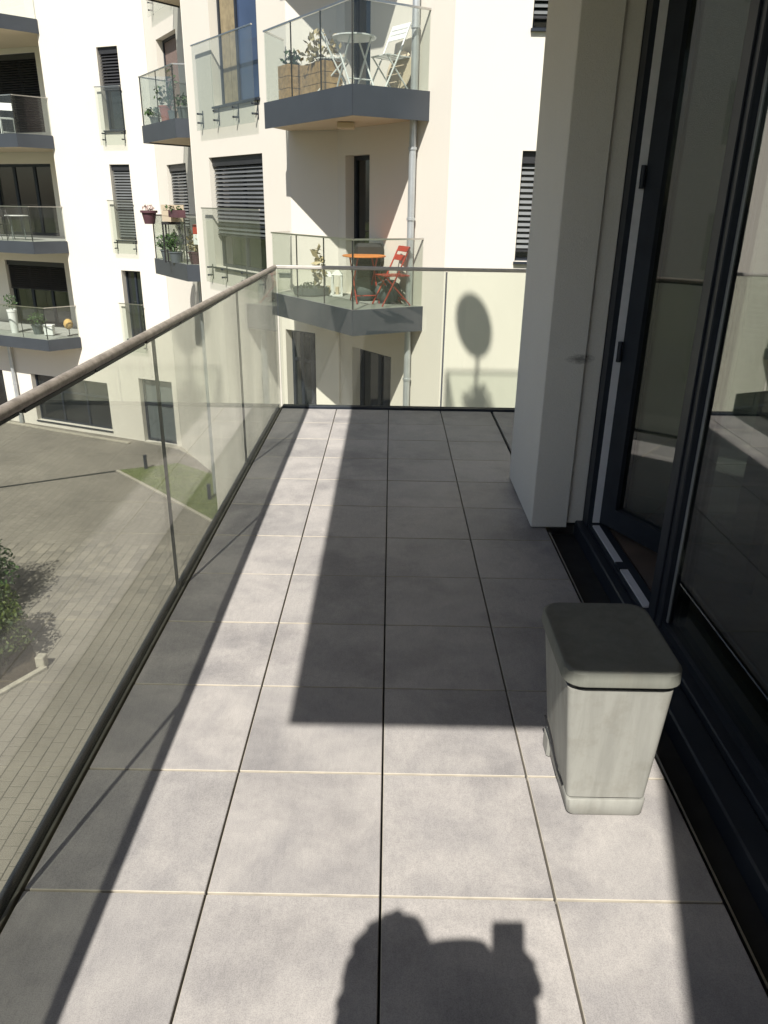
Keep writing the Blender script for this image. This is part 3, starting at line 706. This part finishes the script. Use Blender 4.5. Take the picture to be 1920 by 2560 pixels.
# ================================================================== BIN
bn = thing('pedal_bin', 'grey plastic pedal bin with closed lid standing on the terrace tiles', 'bin', (.6, 1.7, 0))
def rrect(x0, x1, y0, y1, r, n=5, sup=.006):
    pts = []
    for cx, cy, a0 in ((x1 - r, y1 - r, 0), (x0 + r, y1 - r, 90), (x0 + r, y0 + r, 180), (x1 - r, y0 + r, 270)):
        for k in range(n + 1):
            a = R(a0 + 90 * k / n); p = (cx + r * math.cos(a), cy + r * math.sin(a)); e = R(a0 - 90); e2 = R(a0 + 180)
            if sup and k == 0: pts.append((p[0] + sup * math.cos(e), p[1] + sup * math.sin(e)))
            pts.append(p)
            if sup and k == n: pts.append((p[0] + sup * math.cos(e2), p[1] + sup * math.sin(e2)))
    return pts
def loft(rings):
    q = MB(); n = len(rings[0][0]); base = []
    for pts, z in rings: base.append(len(q.v)); q.v += [(p[0], p[1], z) for p in pts]
    for i, j in zip(base, base[1:]):
        for k in range(n):
            l = (k + 1) % n; q.f.append((i + k, i + l, j + l, j + k))
    q.f.append(tuple(range(base[0] + n - 1, base[0] - 1, -1))); q.f.append(tuple(range(base[-1], base[-1] + n))); return q
bo = loft([(rrect(.487, .692, 1.552, 1.83, .013), .066), (rrect(.453, .711, 1.5385, 1.854, .015), .395), (rrect(.452, .712, 1.538, 1.855, .015), .411)]).build('body', 'bin', bn, True)
bp = loft([(rrect(.500, .688, 1.557, 1.82, .016), .001), (rrect(.492, .693, 1.549, 1.834, .016), .012), (rrect(.4855, .695, 1.5465, 1.838, .015), .057), (rrect(.487, .6935, 1.549, 1.836, .014), .061)]).build('foot', 'bin', bn, True)
MB().hexa(rrect(.490, .690, 1.555, 1.828, .012), .0611, .0659).build('foot_joint', 'black', bn)
MB().hexa(rrect(.456, .708, 1.543, 1.85, .014), .4111, .4299).build('lid_shadow_ring', 'black', bn)  # black ring in the gap, standing for the shadow under the lid
loft([(rrect(.439, .725, 1.5205, 1.869, .047), .43), (rrect(.436, .728, 1.5165, 1.872, .05), .434), (rrect(.437, .727, 1.5175, 1.871, .05), .466), (rrect(.4405, .7235, 1.521, 1.8675, .05), .4705), (rrect(.4465, .7175, 1.527, 1.8615, .05), .4715), (rrect(.452, .712, 1.533, 1.856, .05), .4695), (rrect(.50, .665, 1.585, 1.81, .05), .4705)]).build('lid', 'bin_lid', bn, True)
q = MB(); q.box(.481, .497, 1.775, 1.842, .0, .07); q.build('rear_heel', 'bin', bn, bevel=.008)
MB().tube([(.470, 1.80, .135), (.4735, 1.76, .125), (.4775, 1.72, .105), (.4805, 1.69, .08), (.4835, 1.655, .062), (.486, 1.60, .060)], .0035, 6).build('side_groove', 'black', bn)
for o in bn.children:
    if o.name.split('.')[0] in ('body', 'foot', 'lid'):
        o.data.set_sharp_from_angle(angle=R(38))

# ================================================================== THINGS ON THE BALCONIES
def folding_chair(label, x, y, z, rz, mat, group=None, slats=2, seat_h=.45):
    t = thing('folding_chair', label, 'chair', (x, y, z), group)
    Mx = Matrix.Translation((x, y, z)) @ Matrix.Rotation(rz, 4, 'Z')
    P = lambda a, b, c: Mx @ Vector((a, b, c))
    ax, ay = (Mx.to_3x3() @ Vector((1, 0, 0))), (Mx.to_3x3() @ Vector((0, 1, 0)))
    for sx in (-.19, .19):
        MB().tube([P(sx, -.24, .012), P(sx, .0, seat_h), P(sx, .20, .86)], .012, 8).build('back_leg', mat, t, True)
        MB().tube([P(sx * .86, .24, .012), P(sx * .86, -.18, seat_h - .01)], .011, 8).build('front_leg', mat, t, True)
    for k in range(5):
        MB().obox(P(0, -.16 + k * .085, seat_h), ax, ay, (0, 0, 1), .19, .034, .007).build('seat_slat', mat, t)
    bu = (P(0, .20, .86) - P(0, 0, seat_h)).normalized()
    for k in range(slats):
        f = .62 + k * .30 / max(1, slats - 1)
        MB().obox(P(0, .0 + .2 * f, seat_h + (.86 - seat_h) * f), ax, bu, ax.cross(bu), .185, .042, .006).build('back_slat', mat, t)
    MB().tube([P(-.165, .17, .10), P(.165, .17, .10)], .008, 8).build('stretcher', mat, t, True)
    return t
def bistro_table(label, x, y, z, r, mat, topmat, rz=0, h=.71):
    t = thing('bistro_table', label, 'table', (x, y, z))
    MB().lathe((x, y, z + h), [(r - .01, -.012), (r, -.006), (r, .008), (r - .008, .012)], 32).build('table_top', topmat, t)
    Mx = Matrix.Translation((x, y, z)) @ Matrix.Rotation(rz, 4, 'Z'); P = lambda a, b, c: Mx @ Vector((a, b, c))
    for sx in (-.18, .18):
        MB().tube([P(sx, -.26, .01), P(sx, .20, h - .013)], .012, 8).build('leg', mat, t, True)
        MB().tube([P(sx * .85, .26, .01), P(sx * .85, -.20, h - .013)], .012, 8).build('leg', mat, t, True)
    MB().tube([P(-.18, -.18, .12), P(.18, -.18, .12)], .009, 8).build('stretcher', mat, t, True)
    return t
def planter(label, c, hx, hy, h, rz, leafc, n, lmat, lh=.25, mat='wood', boards=3, name='planter_box', seed=1, ls=.045, cat='planter'):
    t = thing(name, label, cat, c)
    u = Vector((math.cos(rz), math.sin(rz), 0)); v = Vector((-u.y, u.x, 0)); C_ = Vector(c)
    for k in range(boards):
        z = c[2] + h * (k + .5) / boards
        for s_ in (-1, 1):
            MB().obox((C_.x, C_.y, z) if False else Vector((C_.x, C_.y, z)) + v * s_ * (hy - .012), u, v, (0, 0, 1), hx, .011, h / boards / 2 - .004).build('board', mat, t)
            MB().obox(Vector((C_.x, C_.y, z)) + u * s_ * (hx - .012), u, v, (0, 0, 1), .011, hy - .0245, h / boards / 2 - .004).build('board', mat, t)
    MB().obox(C_ + Vector((0, 0, h * .5)), u, v, (0, 0, 1), hx - .03, hy - .03, h * .44).build('soil', 'soil', t)
    if n: MB().leaves((C_.x, C_.y, c[2] + h + lh * .5), (hx * .9, hx * .7 if leafc else hy, lh), n, ls, seed, .1).build('foliage', lmat, t)
    return t
def pot_plant(label, x, y, z, r, h, lr, lh, n, pmat='terracotta', lmat='leaf', seed=1, ls=.05, cat='plant', group=None):
    t = thing('potted_plant', label, cat, (x, y, z), group)
    MB().lathe((x, y, z), [(r * .72, 0), (r * .98, h * .9), (r * 1.06, h * .9), (r * 1.06, h), (r * .9, h), (r * .85, h * .93)], 20).build('pot', pmat, t, True)
    MB().leaves((x, y, z + h + lh * .8), (lr, lr, lh), n, ls, seed, .1).build('foliage', lmat, t)
    return t
# upper middle balcony, floor z 2.95
bistro_table('white round folding table on the upper middle balcony', -.55, 11.85, 2.95, .30, 'white', 'white', .5, .63)
folding_chair('white slatted folding chair behind the white table, by the downpipe', -.06, 12.12, 2.95, -.9, 'white', None, 3)
folding_chair('white folding chair left of the white table, partly hidden by the balcony corner seal', -.86, 12.42, 2.95, 1.5, 'white', None, 3)
planter('square wooden planter with green plant at the left end of the upper balcony', (-1.55, 13.18, 2.95), .17, .17, .48, -.98, True, 130, 'leaf', .14, seed=2)
planter('long wooden planter with dry grasses beside the white table', (-1.06, 12.55, 2.95), .34, .16, .42, -.98, True, 170, 'leaf_dry', .30, seed=3, ls=.06)
t = thing('round_tray', 'pale round tray leaning on the wall behind the white chair', 'tray', (.08, 12.2, 2.95))
q = MB().lathe((0, 0, 0), [(.26, -.012), (.28, 0), (.27, .012)], 28); Mx = Matrix.Translation((.07, 12.26, 3.235)) @ Matrix.Rotation(R(-52), 4, 'Z') @ Matrix.Rotation(R(80), 4, 'X')
q.v = [tuple(Mx @ Vector(v)) for v in q.v]; q.build('disc', 'soffit', t)
# lower middle balcony, floor z .05
bistro_table('orange round folding table on the lower middle balcony', -.42, 12.35, .05, .34, 'red', 'orange', .3, .70)
folding_chair('red folding chair right of the orange table on the lower middle balcony', .02, 12.0, .05, -1.15, 'red', None, 2)
t = thing('planter_dish', 'wide dark dish with thin dry plant on the lower balcony floor', 'planter', (-1.35, 13.25, .05))
MB().lathe((-1.35, 13.25, .05), [(.2, 0), (.29, .02), (.31, .13), (.28, .13), (.27, .06)], 26).build('dish', 'slate', t, True)
MB().leaves((-1.22, 13.2, .45), (.1, .1, .42), 60, .09, 8, .0).build('foliage', 'leaf_dry', t)
MB().leaves((-1.35, 13.25, .2), (.2, .2, .06), 60, .04, 9, .0).build('ground_leaves', 'leaf', t)
def lantern(label, x, y, z, w, h):
    t = thing('lantern', label, 'lantern', (x, y, z), 'white lanterns on the lower balcony')
    for sx in (-1, 1):
        for sy in (-1, 1): MB().box(x + sx * w - .012, x + sx * w + .012, y + sy * w - .012, y + sy * w + .012, z, z + h).build('post', 'white', t)
    MB().box(x - w - .02, x + w + .02, y - w - .02, y + w + .02, z, z + .025).build('base', 'white', t)
    MB().hexa(rrect(x - w - .025, x + w + .025, y - w - .025, y + w + .025, .01), z + h, z + h + .08, rrect(x - .03, x + .03, y - .03, y + .03, .01)).build('roof', 'white', t)
    MB().lathe((x, y, z + .025), [(.03, 0), (.03, .12)], 12).build('candle', 'soffit', t)
lantern('taller white lantern beside the orange table', -.90, 13.2, .05, .075, .34); lantern('smaller white lantern left of the taller one', -1.06, 13.35, .05, .065, .3)
for x, y, lb in ((-.42, 12.62, 'round grey cushion pot under the orange table'), (-.04, 12.3, 'round grey cushion pot under the red chair')):
    t = thing('round_pot', lb, 'pot', (x, y, .05)); MB().lathe((x, y, .05), [(.1, 0), (.19, .08), (.21, .19), (.17, .3), (.1, .33)], 22).build('body', 'slate', t, True); MB().lathe((x, y, .38), [(.1, 0), (.1, .02), (.03, .025)], 18).build('lid', 'slate', t, True)
t = thing('grill', 'black covered grill behind the orange table', 'grill', (-.36, 12.78, .05))
MB().box(-.58, -.12, 12.62, 12.85, .62, .92).build('hood', 'black', t, bevel=.05); MB().box(-.54, -.16, 12.64, 12.83, .05, .6199).build('cabinet', 'black', t, bevel=.01)
t = thing('flower_tray', 'small dark tray hanging inside the left end of the lower balcony rail', 'planter', (-1.8, 13.6, .4)); MB().box(-1.92, -1.72, 13.5, 13.62, .30, .36).build('tray', 'slate', t, bevel=.01); MB().box(-1.93, -1.71, 13.49, 13.63, .36, .375).build('rim', 'slate', t)
# small corner balconies: upper 3.08, lower .18
pot_plant('red pot with leafy plant on the upper corner balcony', -5.0, 18.55, 3.08, .13, .34, .2, .22, 130, 'terracotta', 'leaf', 21)
pot_plant('small dark pot of low plants left of the red pot', -5.4, 19.1, 3.08, .12, .16, .2, .12, 120, 'slate', 'leaf', 22)
pot_plant('dark pot of brownish plant at the right end of the upper corner balcony', -4.45, 17.95, 3.08, .14, .26, .2, .14, 110, 'slate', 'leaf', 23)
pot_plant('tall climbing plant in a slim pot on the upper corner balcony', -4.78, 18.3, 3.08, .1, .22, .16, .5, 120, 'slate', 'leaf', 24)
t = thing('hanging_pot', 'dark plum flower pot hung on the outer corner of the lower corner balcony', 'pot', (-5.78, 19.3, 1.05))
MB().lathe((-5.80, 19.28, .98), [(.12, 0), (.17, .25), (.20, .25), (.20, .30), (.16, .30)], 22).build('pot', 'plum', t, True); MB().leaves((-5.80, 19.28, 1.34), (.15, .15, .07), 90, .035, 31, .1).build('foliage', 'leaf_red', t)
planter('dark flower box hung on the front rail of the lower corner balcony', (-4.72, 17.72, 1.16), .30, .09, .16, -.98, False, 40, 'leaf', .05, 'plum', 1, 'flower_box', 33)
planter('pale rectangular crate standing above the lower corner balcony rail', (-4.98, 18.35, 1.06), .30, .16, .36, -.98, False, 0, 'leaf', .05, 'soffit', 3, 'crate', 34, cat='crate')
t = thing('plant_stand', 'dark plant stand carrying the pale crate on the lower corner balcony', 'stand', (-4.98, 18.35, .18))
for sx in (-.22, .22):
    for sy in (-.12, .12): MB().box(-4.98 + sx - .015, -4.98 + sx + .015, 18.35 + sy - .015, 18.35 + sy + .015, .18, 1.0).build('leg', 'black', t)
MB().box(-5.22, -4.74, 18.21, 18.49, 1.0, 1.055).build('shelf', 'black', t)
pot_plant('dark pot with dense dark foliage on the lower corner balcony, left', -5.35, 19.0, .18, .17, .24, .26, .2, 260, 'slate', 'leaf', 35)
pot_plant('pot with dense dark foliage in the middle of the lower corner balcony', -4.95, 18.25, .18, .16, .24, .22, .26, 240, 'slate', 'leaf', 36)
pot_plant('pot with brown foliage at the right end of the lower corner balcony', -4.42, 17.9, .18, .16, .26, .17, .28, 200, 'plum', 'leaf_dry', 37)
t = thing('red_bottle_crate', 'small red and white box hung at the right end of the lower corner balcony', 'box', (-4.33, 17.8, .85)); MB().box(-4.40, -4.27, 17.72, 17.84, .82, 1.02).build('box', 'red', t, bevel=.01); MB().box(-4.40, -4.27, 17.72, 17.84, .60, .8199).build('base', 'white', t, bevel=.008)
# left balconies
folding_chair('white folding chair behind the glass of the upper left balcony', -11.25, 24.5, 3.2, .4, 'white', None, 3)
bistro_table('small white table behind the glass of the middle left balcony', -11.55, 24.75, .3, .35, 'slate', 'white', .4)
folding_chair('dark folding chair on the middle left balcony', -12.1, 25.0, .3, .8, 'black', None, 3)
t = thing('yellow_lantern', 'yellow round paper lantern at the right end of the lower left balcony', 'lantern', (-10.35, 24.6, -2.6)); MB().lathe((-10.35, 24.6, -2.6), [(.05, .22), (.12, .28), (.15, .38), (.12, .48), (.05, .54)], 20).build('shade', 'yellow', t, True); MB().lathe((-10.35, 24.6, -2.6), [(.08, 0), (.08, .02), (.015, .03), (.015, .23)], 12).build('stand', 'black', t)
t = thing('white_crate', 'small white crate on the lower left balcony', 'crate', (-11.0, 24.65, -2.6)); MB().box(-11.15, -10.87, 24.55, 24.75, -2.58, -2.3).build('box', 'white', t, bevel=.01); MB().box(-11.17, -10.85, 24.53, 24.77, -2.3, -2.25).build('lid', 'white', t, bevel=.008); MB().box(-11.13, -10.89, 24.57, 24.73, -2.6, -2.5801).build('foot', 'black', t)
pot_plant('dark pot of bluish foliage on the lower left balcony', -11.5, 24.9, -2.6, .18, .3, .28, .24, 180, 'slate', 'leaf', 41)
pot_plant('tall pale pot with thin plant at the left edge of the lower left balcony', -12.35, 25.1, -2.6, .15, .75, .2, .3, 90, 'white', 'leaf', 42)

# ================================================================== PHOTOGRAPHER (behind the lens; only the shadow is seen)
pe = thing('person', 'person in dark clothes holding up a phone, seen by the shadow on the tiles', 'person', (-.3, -.22, 0))
def skin(name, chains, mat, parent, sub=2, root=None):
    V, E, Rr = [], [], []
    for ch in chains:
        prev = None
        for x, y, z, r in ch:
            p = Vector((x, y, z)) - ORG[parent.name]; hit = None
            for i, v in enumerate(V):
                if (v - p).length < 1e-4: hit = i
            if hit is None: V.append(p); Rr.append(r); hit = len(V) - 1
            if prev is not None: E.append((prev, hit))
            prev = hit
    me = bpy.data.meshes.new(name); me.from_pydata([tuple(v) for v in V], E, []); ob = bpy.data.objects.new(name, me); COL.objects.link(ob); ob.parent = parent
    md = ob.modifiers.new('skin', 'SKIN'); md.use_smooth_shade = True
    for i, sv in enumerate(me.skin_vertices[0].data): sv.radius = (Rr[i], Rr[i]); sv.use_root = (i == 0)
    ob.modifiers.new('sub', 'SUBSURF').levels = sub; ob.modifiers['sub'].render_levels = sub
    me.materials.append(M[mat]); return ob
bx, by = -.145, -.135
skin('body', [[(bx, by, .95, .15), (bx, by, 1.12, .14), (bx, by, 1.28, .15), (bx - .05, by, 1.40, .10), (bx - .12, by - .02, 1.47, .06), (bx - .148, by - .04, 1.54, .08), (bx - .148, by - .04, 1.59, .075)],
  [(bx, by, .95, .15), (bx - .1, by, .88, .095), (bx - .11, by + .02, .48, .062), (bx - .11, by - .01, .09, .045), (bx - .115, by + .13, .045, .036)],
  [(bx, by, .95, .15), (bx + .1, by, .88, .095), (bx + .11, by + .02, .48, .062), (bx + .11, by - .01, .09, .045), (bx + .115, by + .13, .045, .036)],
  [(bx, by, 1.28, .15), (bx + .12, by, 1.37, .065), (bx + .155, by + .02, 1.17, .048), (bx + .155, by + .04, 1.30, .042), (bx + .16, by + .045, 1.38, .034)],
  [(bx, by, 1.28, .15), (bx - .15, by, 1.36, .065), (bx - .15, by + .06, 1.26, .05), (bx - .03, by + .08, 1.425, .05), (bx + .10, by + .08, 1.435, .042)]], 'cloth', pe)
hd = MB(); hc = Vector((bx - .148, by - .045, 1.545)); nk = 25; nj = 44
for k in range(nk):
    z = -1 + 2 * k / (nk - 1); rr_ = max(.02, math.sqrt(max(0, 1 - z * z))) if z > -.1 else 1 - .15 * abs(z + .1); base = len(hd.v)
    for j in range(nj):
        th = 2 * math.pi * j / nj; wv = 1 + .05 * math.sin(7 * th + 4 * z) + .04 * math.sin(13 * th - 9 * z) + .03 * math.sin(23 * th + 17 * z)
        hd.v.append((hc.x + .091 * rr_ * wv * math.cos(th), hc.y + .104 * rr_ * wv * math.sin(th), hc.z + (.128 if z > 0 else .17) * z * (1 + .03 * math.sin(9 * th))))
    if k:
        for j in range(nj):
            l = (j + 1) % nj; hd.f.append((base - nj + j, base - nj + l, base + l, base + j))
hd.build('hair', 'hair', pe, True)
# phone at the lens, hands closed on it
ph = thing('phone', 'phone held up in portrait by the person', 'phone', CAMP)
pc = CAMP - FW * .036 - UP * .060 - RT * .022 - Vector((0, .014, 0))
MB().obox(pc, RT, UP, FW, .037, .078, .004).build('case', 'black', ph, bevel=.003)
MB().obox(pc - FW * .0045, RT, UP, FW, .034, .073, .0004).build('screen', 'pane', ph)
def hand(side, parent):
    w0 = pc + RT * side * .058 - UP * .07 - FW * .03
    ch = [[(*w0, .024), (*(w0 + UP * .04 - RT * side * .01), .026)]]
    root = w0 + UP * .04 - RT * side * .01
    for k in range(4):
        b_ = w0 + UP * (.035 + k * .017) - RT * side * .022 + FW * .008
        ch.append([(*root, .026), (*b_, .009), (*(b_ - RT * side * .014 + FW * .016), .0085), (*(b_ - RT * side * (.035 - .003 * k) + FW * .0245), .0075)])
    th_ = w0 + UP * .055 - RT * side * .018 + FW * .002
    ch.append([(*root, .026), (*th_, .011), (*(th_ + UP * .03 - RT * side * .022 + FW * .004), .0095)])
    skin('hand', ch, 'skin', parent, 1)
hand(1, pe); hand(-1, pe)

S.render.resolution_x, S.render.resolution_y = 768, 1024
S.cycles.caustics_reflective = False; S.cycles.caustics_refractive = False; S.cycles.max_bounces = 8; S.cycles.transparent_max_bounces = 24; S.cycles.glossy_bounces = 6
